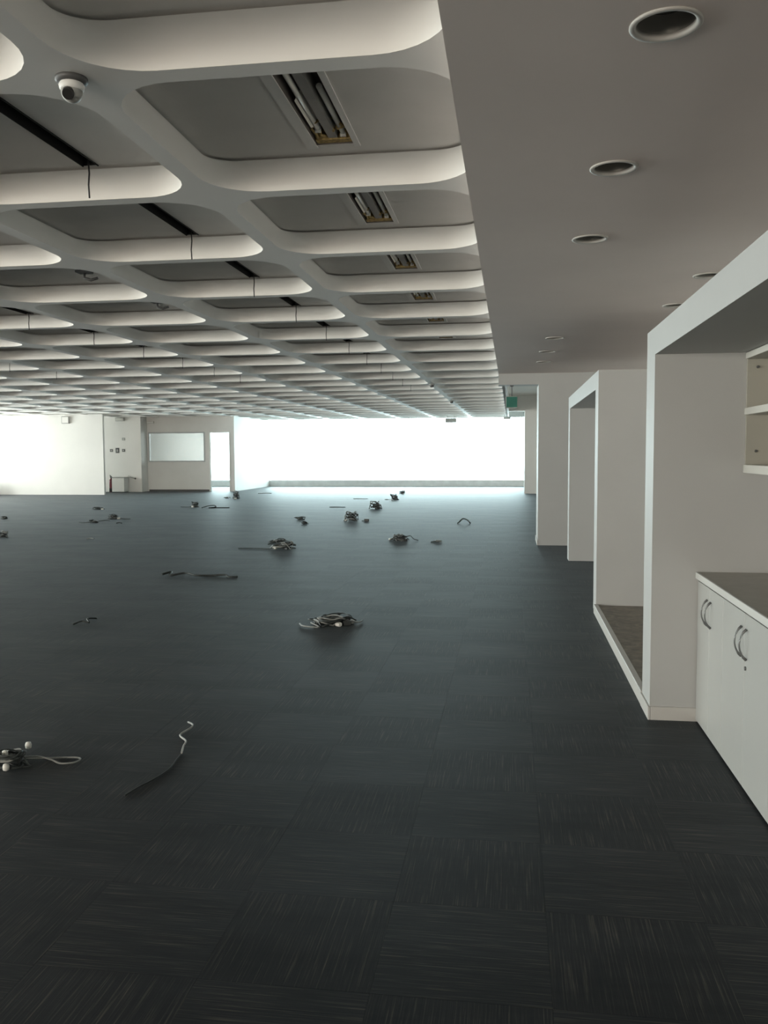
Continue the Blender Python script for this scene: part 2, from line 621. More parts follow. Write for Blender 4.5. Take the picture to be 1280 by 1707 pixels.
# ------------------------------------------------------------------ plain soffit with openings for the downlights
SX = -0.193
DL = [(0.437, 2.69, 0), (0.437, 3.975, 0), (0.448, 5.255, 0), (1.368, 6.474, 0), (1.371, 7.745, 0), (0.465, 9.72, 0), (0.44, 11.01, 0), (0.44, 12.25, 0)]
RH = 0.088
mb = MB()
xs = sorted({SX, 0.25, 0.65, 1.17, 1.57, XR + 0.01})
ys = sorted({YB, 14.0} | {d[1] - 0.2 for d in DL} | {d[1] + 0.2 for d in DL})
for a, b in zip(xs, xs[1:]):
    for c, d in zip(ys, ys[1:]):
        hit = [l for l in DL if a < l[0] < b and c < l[1] < d]
        if not hit:
            mb.quad((a, c, ZF), (a, d, ZF), (b, d, ZF), (b, c, ZF))
            continue
        lx, ly, _ = hit[0]
        n = 32
        inner = [(lx + RH * math.cos(2 * PI * k / n), ly + RH * math.sin(2 * PI * k / n)) for k in range(n)]
        corners = [(b, d), (a, d), (a, c), (b, c)]

        def edge(t):
            dx, dy = math.cos(t), math.sin(t)
            ts = []
            if dx > 1e-9: ts.append((b - lx) / dx)
            if dx < -1e-9: ts.append((a - lx) / dx)
            if dy > 1e-9: ts.append((d - ly) / dy)
            if dy < -1e-9: ts.append((c - ly) / dy)
            t2 = min(ts)
            return (lx + dx * t2, ly + dy * t2)
        ang = sorted([2 * PI * k / n for k in range(n)] + [math.atan2(p[1] - ly, p[0] - lx) % (2 * PI) for p in corners])
        m = len(ang)
        for k in range(m):
            t, t2 = ang[k], ang[(k + 1) % m]
            e1, e2 = edge(t), edge(t2)
            p1 = (lx + RH * math.cos(t), ly + RH * math.sin(t))
            p2 = (lx + RH * math.cos(t2), ly + RH * math.sin(t2))
            mb.quad((p1[0], p1[1], ZF), (p2[0], p2[1], ZF), (e2[0], e2[1], ZF), (e1[0], e1[1], ZF))
mb.box(SX - 0.012, SX, YB, 14.0, ZF, ZS)
struct('trim_1', mb, M['soffit'], 'plain lowered soffit strip with recessed downlights along the right', cat='soffit')

# ------------------------------------------------------------------ beams, walls
struct('trim_2', MB().box(SX - 0.012, XR, 14.0, 14.35, 2.555, ZS), M['pier'], 'white cross beam closing the end of the lowered soffit', cat='beam')
struct('trim_3', MB().box(SX - 0.012, SX + 0.1, 14.35, YF, ZW, ZS), M['ceiling'], 'white edge beam along the waffle ceiling beyond the cross beam', cat='beam')
struct('trim_4', MB().box(SX + 0.1, 0.47, 31.15, 31.45, ZW, ZS), M['wall'], 'grey white lintel over the far right pier', cat='beam')

struct('wall_right', MB().box(XR, XR + 0.2, YB - 0.2, YF + 0.2, 0, ZS), M['wall'], 'white wall at the back of the alcoves on the right')

# far window wall
mb = MB()
mb.box(-13.6, 0.62, YF, YF + 0.25, 0, 0.27)                      # upstand below the glass
mb.box(-13.6, 0.62, YF, YF + 0.25, ZW + 0.04, ZS)                # head
wf = struct('wall_far', mb, M['upstand'], 'low grey upstand and head of the bright far window wall')
struct('wall_far_right', MB().box(0.62, XR, YF, YF + 0.25, 0, ZS), M['wall'], 'plain white wall beside the far window')
struct('wall_far_left', MB().box(XL, -13.6, YF, YF + 0.25, 0, ZS), M['wall'], 'pale wall of the glazed office at the far left')


def glazing(name, label, along, fixed, a0, a1, z0, z1, step, gmat, frame=0.0):
    """row of panes; frame = visible width of slim metal profiles"""
    w = empty(name, (0, 0, 0))
    tag(w, label, 'window', None, 'structure')
    n = max(1, round((a1 - a0) / step))
    st = (a1 - a0) / n
    for k in range(n):
        p, q = a0 + k * st + 0.004, a0 + (k + 1) * st - 0.004
        mb = MB()
        if along == 'x':
            mb.box(p, q, fixed, fixed + 0.012, z0, z1)
        else:
            mb.box(fixed, fixed + 0.012, p, q, z0, z1)
        mb.build('pane', gmat, w)
    if frame:
        for k in range(n + 1):
            c = a0 + k * st
            mb = MB()
            if along == 'x':
                mb.box(c - frame / 2, c + frame / 2, fixed - 0.03, fixed + 0.05, z0, z1)
            else:
                mb.box(fixed - 0.05, fixed + 0.03, c - frame / 2, c + frame / 2, z0, z1)
            mb.build('mullion', M['alu'], w)
    return w


glazing('window_1', 'wide glaring white window filling the far wall', 'x', YF + 0.06, -10.8, 0.62, 0.27, ZW + 0.04, 1.43, M['glass'])
glazing('window_2', 'bright window of the office seen through the open doorway', 'x', YF + 0.06, -13.6, -10.9, 0.27, ZW + 0.04, 1.35, M['glass'])
glazing('window_3', 'ribbon of windows along the left wall', 'y', XL - 0.06, -7.9, 32.0, 0.3, 2.9, 1.5, M['sideglass'], 0.05)  # unseen; last stretch behind the screen wall added to light the recess
glazing('window_4', 'ribbon of windows in the wall behind', 'x', YB - 0.06, -19.5, -3.5, 0.3, 2.9, 1.5, M['backglass'], 0.05)

mb = MB()
mb.box(XL - 0.25, XL, YB - 0.2, 32.0, 0, 0.3)
mb.box(XL - 0.25, XL, YB - 0.2, 32.0, 2.9, ZS)
mb.box(XL - 0.25, XL, 32.0, YF + 0.2, 0, ZS)
mb.box(XL - 0.25, XL, YB - 0.2, -7.9, 0.3, 2.9)
struct('wall_left', mb, M['wall'], 'white window wall along the left side')
mb = MB()
mb.box(XL, XR, YB - 0.25, YB, 0, 0.3)
mb.box(XL, XR, YB - 0.25, YB, 2.9, ZS)
mb.box(-3.5, XR, YB - 0.25, YB, 0.3, 2.9)
mb.box(XL, -19.5, YB - 0.25, YB, 0.3, 2.9)
struct('wall_back', mb, M['wall'], 'white window wall behind')

mb = MB()
mb.poly([(-14.25, 32.80, 0), (-13.62, YF, 0), (-13.62, YF, ZS), (-14.25, 32.80, ZS)])
mb.poly([(-14.40, 32.80, 0), (-14.40, 32.80, ZS), (-13.77, YF, ZS), (-13.77, YF, 0)])
struct('wall_office', mb, M['wall'], 'pale side wall inside the glazed office')

# left end of the hall
struct('wall_screen', MB().box(XL, -14.68, 29.80, 29.92, 0, ZW + 0.02), M['wall'], 'brightly lit white screen wall at the far left')
mb = MB()
mb.box(XL, -14.25, 32.10, 32.25, 0, ZS)
mb.box(-14.40, -14.25, 32.25, 32.69, 0, ZS)
struct('wall_recess', mb, M['wall'], 'pale recessed wall carrying the fire extinguisher')
mb = MB()
PY0, PY1 = 32.69, 32.79
mb.box(-14.40, -14.20, PY0, PY1, 0, ZS)
mb.box(-14.20, -11.87, PY0, PY1, 0, 1.155)
mb.box(-14.20, -10.85, PY0, PY1, 2.33, ZS)
mb.box(-11.87, -11.71, PY0, PY1, 0, 2.33)
mb.box(-10.85, -10.68, PY0, PY1, 0, ZS)
struct('wall_partition', mb, M['partition'], 'grey office partition with a window and an open doorway')
struct('wall_return', MB().box(-10.80, -10.68, PY1, YF, 0, ZS), M['wall'], 'white glaring return wall between office and far window')
w = empty('window_5', (0, 0, 0))
tag(w, 'rectangular glazed window in the grey office partition', 'window', None, 'structure')
fr = 0.05
for (a, b, z0, z1) in ((-14.20, -14.20 + fr, 1.155, 2.33), (-11.87 - fr, -11.87, 1.155, 2.33), (-14.15, -11.92, 1.155, 1.155 + fr), (-14.15, -11.92, 2.33 - fr, 2.33)):
    MB().box(a, b, PY0 - 0.015, PY1 + 0.015, z0, z1).build('window_frame', M['alu'], w)
MB().box(-14.15, -11.92, PY0 + 0.045, PY0 + 0.055, 1.205, 2.28).build('pane', M['pglass'], w)
d = empty('door_1', (0, 0, 0))
tag(d, 'open doorway without a leaf in the grey partition', 'doorway', None, 'structure')
for (a, b, z0, z1) in ((-11.71, -11.67, 0, 2.33), (-10.89, -10.85, 0, 2.33), (-11.67, -10.89, 2.29, 2.33)):
    MB().box(a, b, PY0 - 0.02, PY1 + 0.02, z0, z1).build('door_frame', M['partition'], d)
struct('baseboard_partition', MB().box(-14.2, -11.72, PY0 - 0.015, PY0, 0, 0.07), M['darkgrey'], 'dark skirting along the grey partition', cat='baseboard')

# ------------------------------------------------------------------ right side: piers and box frames
PX = 0.772
mb = MB()
mb.box(PX, XR, 4.925, 5.205, 0, 2.17)                            # end pier
mb.box(PX, XR, YB + 3.0, 4.925, 2.022, 2.17)                     # slab of the frame over the cabinets
mb.box(PX, XR, YB + 2.8, YB + 3.0, 0, 2.17)
mb.box(XA, XR - 0.001, YB + 3.0, 4.925, 0, 2.022)
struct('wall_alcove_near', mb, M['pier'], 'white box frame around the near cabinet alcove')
mb = MB()
mb.box(PX + 0.012, XR, 8.157, 8.43, 0, 2.235)
mb.box(PX + 0.012, XR, 8.43, 12.04, 2.075, 2.235)
mb.box(PX + 0.012, XR, 12.04, 12.31, 0, 2.235)
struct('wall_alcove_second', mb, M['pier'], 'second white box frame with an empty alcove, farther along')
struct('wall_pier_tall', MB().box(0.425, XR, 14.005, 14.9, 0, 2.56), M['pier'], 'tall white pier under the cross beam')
struct('wall_pier_far', MB().box(0.47, XR, 31.15, 31.9, 0, ZS), M['wall'], 'far right white pier beside the bright window')
# baseboards
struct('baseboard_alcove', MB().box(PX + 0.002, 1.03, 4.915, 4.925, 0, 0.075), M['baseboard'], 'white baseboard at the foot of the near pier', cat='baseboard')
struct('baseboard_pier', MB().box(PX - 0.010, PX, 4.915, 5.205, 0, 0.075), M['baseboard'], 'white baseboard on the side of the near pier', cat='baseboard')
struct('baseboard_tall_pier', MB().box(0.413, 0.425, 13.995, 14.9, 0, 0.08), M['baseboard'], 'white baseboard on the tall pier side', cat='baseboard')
# raised niche between the two frames
struct('trim_5', MB().box(PX - 0.010, PX + 0.03, 5.205, 8.157, 0, 0.085, bev=0.003), M['baseboard'], 'white kerb along the raised marble niche', cat='kerb')
struct('floor_niche', MB().box(PX + 0.03, XR, 5.205, 8.157, 0, 0.072), M['marble'], 'mottled brown marble floor of the raised niche', cat='floor')

# ------------------------------------------------------------------ base cabinets, worktop, shelves
CF = 1.018
units = [(4.347, 4.92), (3.555, 4.347), (2.763, 3.555), (1.971, 2.763)]
seams = [4.632, 3.948, 3.159, 2.367]
cab_label = ['white base cabinet against the near pier, two bow handled doors',
             'white base cabinet second from the near pier, with a lock on its door',
             'white base cabinet third from the near pier along the worktop',
             'white base cabinet fourth from the near pier, ending the row']


def bow_handle(parent, y, z):
    mb = MB()
    pts = []
    for k in range(13):
        t = k / 12
        pts.append((CF - 0.003 - 0.030 * math.sin(PI * t) ** 0.7, y, z + 0.068 - 0.136 * t))
    mb.tube(pts, [0.004 if 1 < k < 11 else 0.006 for k in range(13)], 8)
    return mb.build('handle', M['steel'], parent)


for k, ((ya, yb), sm) in enumerate(zip(units, seams)):
    root = empty('base_cabinet', (CF, (ya + yb) / 2, 0))
    tag(root, cab_label[k], 'cabinet', 'base cabinets under the worktop')
    inv = (-CF, -(ya + yb) / 2, 0)
    mb = MB().box(CF + 0.021, XA - 0.02, ya + 0.001, yb - 0.001, 0.0, 0.792)
    mb.build('body', M['carcass'], root, inv)
    for (a, b, hy) in ((ya, sm, sm - 0.040), (sm, yb, sm + 0.040)):
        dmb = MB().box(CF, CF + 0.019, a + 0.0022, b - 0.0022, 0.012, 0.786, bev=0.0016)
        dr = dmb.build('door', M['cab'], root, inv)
        bow_handle(dr, hy, 0.655)
        if k >= 1 and hy < sm:
            mb = MB()
            mb.tube([(CF + 0.001, hy + 0.012, 0.548), (CF - 0.006, hy + 0.012, 0.548)], 0.009, 10)
            mb.build('lock', M['steel'], dr)
wt = empty('worktop', (CF, 3.4, 0.8))
tag(wt, 'grey brown laminate worktop with white edging over the cabinets', 'worktop')
off = (-CF, -3.4, -0.8)
MB().box(CF - 0.001, XA - 0.005, 1.97, 4.922, 0.800, 0.834).build('top', M['worktop'], wt, off)
MB().box(CF - 0.014, CF - 0.001, 1.97, 4.922, 0.799, 0.8345, bev=0.002).build('edging', M['edge'], wt, off)

SXF = 1.236
sh = empty('wall_shelf', (XA, 3.4, 1.7))
tag(sh, 'pale open wall shelf with two compartments above the worktop', 'shelf')
off = (-XA, -3.4, -1.7)
for z0, z1 in ((1.985, 2.018), (1.688, 1.725), (1.378, 1.422)):
    MB().box(SXF, XA - 0.022, 2.0, 4.905, z0, z1, bev=0.002).build('shelf_board', M['shelf'], sh, off)
MB().box(XA - 0.02, XA - 0.002, 2.0, 4.922, 1.378, 2.018).build('back_board', M['shelfback'], sh, off)
MB().box(SXF + 0.012, XA - 0.022, 4.907, 4.923, 1.378, 2.018).build('end_panel', M['shelfback'], sh, off)
MB().box(SXF + 0.012, XA - 0.022, 1.98, 1.998, 1.378, 2.018).build('end_panel', M['shelfback'], sh, off)
for yy in (3.9, 2.95):
    MB().box(SXF + 0.012, XA - 0.022, yy, yy + 0.018, 1.4225, 1.6875).build('divider', M['shelf'], sh, off)
    MB().box(SXF + 0.012, XA - 0.022, yy, yy + 0.018, 1.7255, 1.9845).build('divider', M['shelf'], sh, off)
for z in (1.943, 1.495):
    mb = MB()
    mb.tube([(1.30, 4.908, z), (1.30, 4.897, z)], [0.008, 0.006], 10)
    mb.build('screw_cap', M['darkgrey'], sh, off)

# ------------------------------------------------------------------ downlights
dl_lab = ['large round recessed downlight in the soffit, nearest the camera', 'second nearest round downlight in the plain soffit',
          'third nearest round downlight in the plain soffit', 'round downlight half hidden by the near white frame, nearer of two',
          'round downlight half hidden by the near white frame, farther of two', 'small downlight, nearest of the three far ones in the soffit',
          'small downlight, middle of the three far ones in the soffit', 'small downlight, farthest one before the cross beam']
ring_mb = MB().lathe([(0.083, 0.012), (0.084, -0.002), (0.088, -0.006), (0.100, -0.007), (0.1035, -0.003), (0.1035, 0.0), (0.094, 0.0005), (0.088, 0.012)], 40, closed=True)
cup_mb = MB().lathe([(0.0835, 0.008), (0.080, 0.03), (0.072, 0.05), (0.066, 0.060)], 40)
lens_mb = MB().lathe([(0.0675, 0.058), (0.05, 0.052), (0.025, 0.049), (0.0, 0.048)], 40)
can_mb = MB().lathe([(0.0868, 0.004), (0.0868, 0.15), (0.0, 0.15)], 24)
mesh_dl = [('trim_ring', ring_mb.mesh('trim_ring', M['trim'])), ('reflector', cup_mb.mesh('reflector', M['cup'])),
           ('lens', lens_mb.mesh('lens', M['lens'])), ('can', can_mb.mesh('can', M['housing']))]
for k, (x, y, _) in enumerate(DL):
    root = empty('recessed_downlight', (x, y, ZF))
    tag(root, dl_lab[k], 'ceiling light', 'downlights in the soffit')
    for nme, me in mesh_dl:
        obj_of(nme, me, root)

# ------------------------------------------------------------------ fluorescent fixtures in the first column of coffers
x0, x1, y0, y1 = FIX
zt = PZ + 0.085
hm = MB()
hm.quad((x0, y0, zt), (x0, y1, zt), (x1, y1, zt), (x1, y0, zt))
hm.quad((x0, y0, PZ), (x0, y1, PZ), (x0, y1, zt), (x0, y0, zt))
hm.quad((x1, y1, PZ), (x1, y0, PZ), (x1, y0, zt), (x1, y1, zt))
hm.quad((x0, y1, PZ), (x1, y1, PZ), (x1, y1, zt), (x0, y1, zt))
hm.quad((x1, y0, PZ), (x0, y0, PZ), (x0, y0, zt), (x1, y0, zt))
sp = MB()
xc = (x0 + x1) / 2
sp.box(xc - 0.022, xc + 0.022, y0 + 0.01, y1 - 0.02, PZ + 0.012, zt - 0.002)
tb = []
for s_, ya_, yb_ in ((-1, y0 + 0.05, y1 - 0.16), (1, y0 + 0.40, y1 - 0.09)):
    t = MB()
    xx = xc + s_ * 0.056
    t.tube([(xx, ya_, PZ + 0.028), (xx, yb_, PZ + 0.028)], 0.0135, 12)
    tb.append(t)
rf = MB()
for s_ in (-1,):
    a = xc + s_ * 0.030
    b = xc + s_ * 0.078
    rf.quad((a, y0 + 0.45, zt - 0.030), (a, y1 - 0.16, zt - 0.030), (b, y1 - 0.20, PZ + 0.012), (b, y0 + 0.50, PZ + 0.012))
ec = MB()
ec.box(x0 + 0.004, x1 - 0.004, y1 - 0.055, y1 - 0.002, PZ + 0.006, zt - 0.004, bev=0.003)
wr = MB()
rnd = random.Random(4)
for k in range(5):
    px = x0 + 0.03 + 0.032 * k
    pts = [(px, y1 - 0.03, zt - 0.03)]
    for q in range(5):
        pts.append((px + rnd.uniform(-0.03, 0.03), y1 - 0.05 - 0.05 * q, PZ + rnd.uniform(0.008, 0.06)))
    wr.tube(pts, 0.0075, 6)
sks = []
for s_ in (-1, 1):
    sk = MB()
    sks.append(sk)
    sk.box(xc + s_ * 0.056 - 0.014, xc + s_ * 0.056 + 0.014, y1 - 0.085 if s_ > 0 else y1 - 0.155, y1 - 0.072 if s_ > 0 else y1 - 0.142, PZ + 0.008, PZ + 0.06)
frm = MB()
for (a, b, c, d) in ((x0 - 0.055, x0, y0 - 0.012, y1 + 0.03), (x1, x1 + 0.03, y0 - 0.012, y1 + 0.03)):
    frm.box(a, b, c, d, PZ - 0.006, PZ)
fparts = [('housing', hm.mesh('housing', M['housing'])), ('spine', sp.mesh('spine', M['spine'])), ('tube', tb[0].mesh('tube', M['tube'])),
          ('tube', tb[1].mesh('tube', M['tube'])), ('reflector', rf.mesh('reflector', M['reflector'])), ('end_cap', ec.mesh('end_cap', M['rust'])),
          ('wiring', wr.mesh('wiring', M['rust'])), ('lampholder', sks[0].mesh('lampholder', M['plug'])), ('lampholder', sks[1].mesh('lampholder', M['plug'])), ('flange', frm.mesh('flange', M['ceiling']))]
seen0 = sorted([(cy, cx) for (s, c, r, cx, cy) in cells if c == 0 and 3.0 < cy < 12.5])
for k, (cy, cx) in enumerate(seen0):
    root = empty('fluorescent_fixture', (cx, cy, ZW))
    tag(root, 'open fluorescent fixture in the coffers beside the soffit, %s the camera' % ORD[k], 'ceiling light', 'fluorescent fixtures beside the soffit')
    for nme, me in fparts:
        obj_of(nme, me, root)
# the remaining coffers of that column get the bare housing only, as part of the ceiling
for (s, c, r, cx, cy) in cells:
    if c == 0 and cy >= 12.5 and s > 0:
        obj_of('fixture_housing', fparts[0][1], ceiling, (cx, cy, ZW))

# ------------------------------------------------------------------ wires hanging from the slots
wc = {1: 0, 3: 0, 5: 0}
names = {1: 'first', 3: 'second', 5: 'third'}
for (s, c, r, cx, cy) in sorted(cells, key=lambda t: t[4]):
    if c in wc and s > 0 and 3.0 < cy < (20 if c == 1 else 17 if c == 3 else 15) and (c == 1 or cy > (6 if c == 3 else 9)):
        k = wc[c]
        wc[c] += 1
        h = 0.17
        x, y = cx + 0.165, cy + SLOT[3] - 0.02
        mb = MB()
        mb.tube([(0, 0, 0.02), (0.003, 0.001, -0.05), (-0.002, 0.0, -0.11), (0.002, -0.002, -h - 0.01)], 0.0045, 6)
        o = mb.build('hanging_wire', M['wire'], None, (x, y, ZW + PZ))
        tag(o, 'black wire end dangling from a slot, %s row of slots from the soffit, %s' % (names[c], ORD[k]), 'wire', 'wires hanging from the ceiling slots')

# leftover brackets in the coffers of the third column
for k, (x, y) in enumerate(((-3.60, 7.05), (-3.58, 8.55))):
    root = empty('ceiling_bracket', (x, y, ZW + PZ))
    tag(root, 'small dark leftover bracket on a coffer panel, %s of two' % ('nearer' if k == 0 else 'farther'), 'bracket', 'leftover ceiling brackets')
    MB().box(-0.06, 0.06, -0.05, 0.05, -0.02, 0.0, bev=0.003).build('plate', M['darkgrey'], root)
    mb = MB()
    mb.tube([(0.0, 0.0, -0.02), (0.0, 0.0, -0.06), (0.05, 0.02, -0.075), (0.11, 0.02, -0.06)], 0.012, 8)
    mb.build('hook', M['darkgrey'], root)

# smoke detectors under the ribs
for k, (x, y) in enumerate(((-1.655, 18.3), (-1.655, 24.4))):
    root = empty('smoke_detector', (x, y, ZW))
    tag(root, 'small dark detector head under the rib, %s of two' % ('nearer' if k == 0 else 'farther'), 'detector', 'detector heads under the ribs')
    MB().lathe([(0.0, 0), (0.06, 0), (0.062, -0.015), (0.05, -0.022), (0.0, -0.022)], 20).build('base', M['midgrey'], root)
    MB().lathe([(0.045, -0.022), (0.045, -0.05), (0.03, -0.066), (0.0, -0.07)], 20).build('head', M['darkgrey'], root)

# dome camera
root = empty('dome_camera', (-1.655, 3.185, ZW))
root.scale = (0.85, 0.85, 0.85)
tag(root, 'white dome security camera with a dark lens under a rib crossing', 'camera')
MB().lathe([(0.0, 0), (0.070, 0), (0.072, -0.012), (0.060, -0.024), (0.0, -0.024)], 28).build('base', M['darkgrey'], root)
MB().lathe([(0.050, -0.022), (0.056, -0.034), (0.052, -0.05), (0.044, -0.058), (0.040, -0.05), (0.040, -0.022)], 28).build('collar', M['white'], root)
mb = MB()
mb.lathe([(0.047 * math.cos(math.radians(a)), -0.060 + 0.047 * math.sin(math.radians(a))) for a in range(40, -91, -10)], 28)
mb.build('dome', M['midgrey'], root)
mb = MB()
mb.tube([(0.0, -0.022, -0.066), (0.003, -0.046, -0.088)], [0.030, 0.024], 16)
mb.build('lens', M['dome'], root)

# ------------------------------------------------------------------ exit sign and small things overhead
root = empty('exit_sign', (0.005, 14.2, 2.555))
tag(root, 'green emergency exit sign hung under the cross beam', 'sign')
mb = MB(); mb.tube([(0, 0, 0), (0, 0, -0.17)], 0.006, 8); mb.lathe([(0, 0), (0.03, 0), (0.03, -0.012), (0, -0.02)], 16); mb.build('rod', M['darkgrey'], root)
MB().box(-0.095, 0.095, -0.022, 0.022, -0.355, -0.17, bev=0.005).build('housing', M['midgrey'], root)
MB().box(-0.086, 0.086, -0.026, -0.0225, -0.346, -0.18).build('face_panel', M['green'], root)
for nme, (x, y, w_, h_), zt_, lab in (('hanging_sign', (-2.30, 33.525, 0.42, 0.17), 2.79, 'grey box hung from the ceiling before the far window'),
                                     ('hanging_sign', (-0.165, 34.0, 0.28, 0.10), 2.84, 'small grey box hung at the right end of the far window')):
    root = empty(nme, (x, y, ZW))
    tag(root, lab, 'sign')
    for sx in (-0.3, 0.3):
        mb = MB()
        mb.tube([(sx * w_, 0, 0), (sx * w_, 0, zt_ - ZW)], 0.008, 6)
        mb.build('hanger', M['midgrey'], root)
    MB().box(-w_ / 2, w_ / 2, -0.04, 0.04, zt_ - ZW - h_, zt_ - ZW, bev=0.006).build('housing', M['midgrey'], root)

root = empty('wall_speaker', (-16.08, 29.80, 2.60))
tag(root, 'square grey box high on the bright screen wall', 'box')
MB().box(-0.145, 0.145, -0.09, 0, 0.0, 0.265, bev=0.008).build('housing', M['midgrey'], root)
MB().box(-0.12, 0.12, -0.095, -0.0905, 0.025, 0.24).build('grille', M['partition'], root)
root = empty('wall_lamp', (-15.07, 32.10, 2.76))
tag(root, 'flat pale lamp box high on the recessed wall', 'box')
MB().box(-0.18, 0.18, -0.09, 0, 0.0, 0.13, bev=0.01).build('housing', M['midgrey'], root)
MB().box(-0.16, 0.16, -0.096, -0.0905, 0.02, 0.11).build('diffuser', M['shelf'], root)
root = empty('door_plate', (-14.09, 32.69, 2.675))
tag(root, 'small pale plate high at the left end of the partition', 'plate')
MB().box(-0.15, 0.15, -0.05, 0, 0.0, 0.09, bev=0.006).build('housing', M['shelf'], root)
MB().box(-0.13, 0.13, -0.054, -0.0505, 0.012, 0.078).build('face_panel', M['white'], root)

# ------------------------------------------------------------------ fire extinguisher and its signs
root = empty('fire_extinguisher', (-15.46, 31.98, 0))
tag(root, 'dark red fire extinguisher standing at the recessed wall', 'extinguisher')
MB().lathe([(0, 0.0), (0.075, 0.0), (0.08, 0.015), (0.08, 0.42), (0.07, 0.47), (0.045, 0.50), (0.028, 0.52), (0.028, 0.55), (0, 0.55)], 20).build('cylinder', M['red'], root)
MB().lathe([(0.0805, 0.02), (0.0815, 0.03), (0.0815, 0.14), (0.0805, 0.15)], 20).build('base_band', M['black'], root)
mb = MB(); mb.box(-0.03, 0.03, -0.03, 0.03, 0.55, 0.60, bev=0.004)
vv = mb.build('valve', M['darkgrey'], root)
mb = MB(); mb.tube([(0, 0.02, 0.60), (0.0, -0.03, 0.64), (0.0, -0.12, 0.66)], 0.011, 6); mb.tube([(0, 0.02, 0.60), (0, -0.1, 0.60)], 0.011, 6); mb.build('lever', M['black'], vv)
mb = MB(); mb.tube([(0.03, 0, 0.58), (0.11, -0.01, 0.55), (0.125, -0.01, 0.40), (0.12, -0.01, 0.25), (0.10, 0, 0.2)], 0.013, 8); mb.build('hose', M['black'], root)
for k, (x, z, w_, h_, m, lab) in enumerate(((-15.47, 1.62, 0.12, 0.11, 'darkgrey', 'small dark wall sign, leftmost of the three in a row'),
                                            (-15.22, 1.62, 0.15, 0.20, 'darkgrey', 'small framed wall sign, middle of the three in a row'),
                                            (-14.97, 1.62, 0.12, 0.11, 'darkgrey', 'small dark wall sign, rightmost of the three in a row'),
                                            (-14.96, 2.06, 0.12, 0.10, 'midgrey', 'small grey wall sign above the row of three'))):
    root = empty('wall_sign', (x, 32.10, z))
    tag(root, lab, 'sign', 'small signs on the recessed wall')
    MB().box(-w_ / 2, w_ / 2, -0.012, 0, -h_ / 2, h_ / 2, bev=0.002).build('plate', M[m], root)
    MB().box(-w_ / 5, w_ / 5, -0.0145, -0.0125, -h_ / 4, h_ / 4).build('symbol', M['midgrey' if m == 'darkgrey' else 'shelf'], root)
root = empty('floor_box', (-15.03, 31.86, 0))
tag(root, 'pale grey box on the floor right of the fire extinguisher', 'box')
MB().box(-0.25, 0.25, -0.2, 0.2, 0.02, 0.56, bev=0.01).build('body', M['wall'], root)
MB().box(-0.26, 0.26, -0.21, 0.21, 0.56, 0.585, bev=0.005).build('lid', M['midgrey'], root)
for sx in (-1, 1):
    MB().box(sx * 0.2 - 0.03, sx * 0.2 + 0.03, -0.18, 0.18, 0, 0.02).build('foot', M['darkgrey'], root)
root = empty('pipe_stub', (-14.65, 32.10, 0.55))
tag(root, 'small pipe stub on the recessed wall beside the grey box', 'pipe')
mb = MB(); mb.tube([(-0.14, 0, 0.06), (-0.14, -0.06, 0.06), (0.14, -0.06, -0.02)], 0.022, 8); mb.build('pipe', M['midgrey'], root)
mb = MB(); mb.tube([(0.14, -0.06, -0.02), (0.18, -0.06, -0.03)], 0.032, 8); mb.build('cap', M['darkgrey'], root)

# dark bag at the left picture edge
root = empty('canvas_bag', (-19.0, 29.45, 0))
tag(root, 'dark bag on the floor against the screen wall at the left edge', 'bag')
mb = MB()
mb.lathe([(0.0, 0.0), (0.20, 0.0), (0.24, 0.04), (0.25, 0.2), (0.22, 0.36), (0.12, 0.46), (0.05, 0.48), (0.0, 0.48)], 16)
mb.v = [(v[0] * (1 + 0.06 * math.sin(5 * v[2] * 6 + v[1] * 9)), v[1] * 0.7, v[2]) for v in mb.v]
mb.build('body', M['darkgrey'], root)
mb = MB(); mb.tube([(-0.1, 0, 0.45), (-0.07, 0, 0.56), (0.07, 0, 0.56), (0.1, 0, 0.45)], 0.012, 6); mb.build('strap', M['black'], root)

# ------------------------------------------------------------------ cables left on the carpet
CR = {'cable': 0.0055, 'cablegrey': 0.005, 'cablewhite': 0.005}


def smooth_path(pts, sub=6):
    P = [Vector(p) for p in pts]
    out = []
    for i in range(len(P) - 1):
        a, b, c, d = P[max(i - 1, 0)], P[i], P[i + 1], P[min(i + 2, len(P) - 1)]
        for k in range(sub):
            t = k / sub
            out.append(0.5 * ((2 * b) + (c - a) * t + (2 * a - 5 * b + 4 * c - d) * t * t + (3 * b - a - 3 * c + d) * t ** 3))
    out.append(P[-1])
    for q in out:
        q.z = max(q.z, 0.0045)
    return out


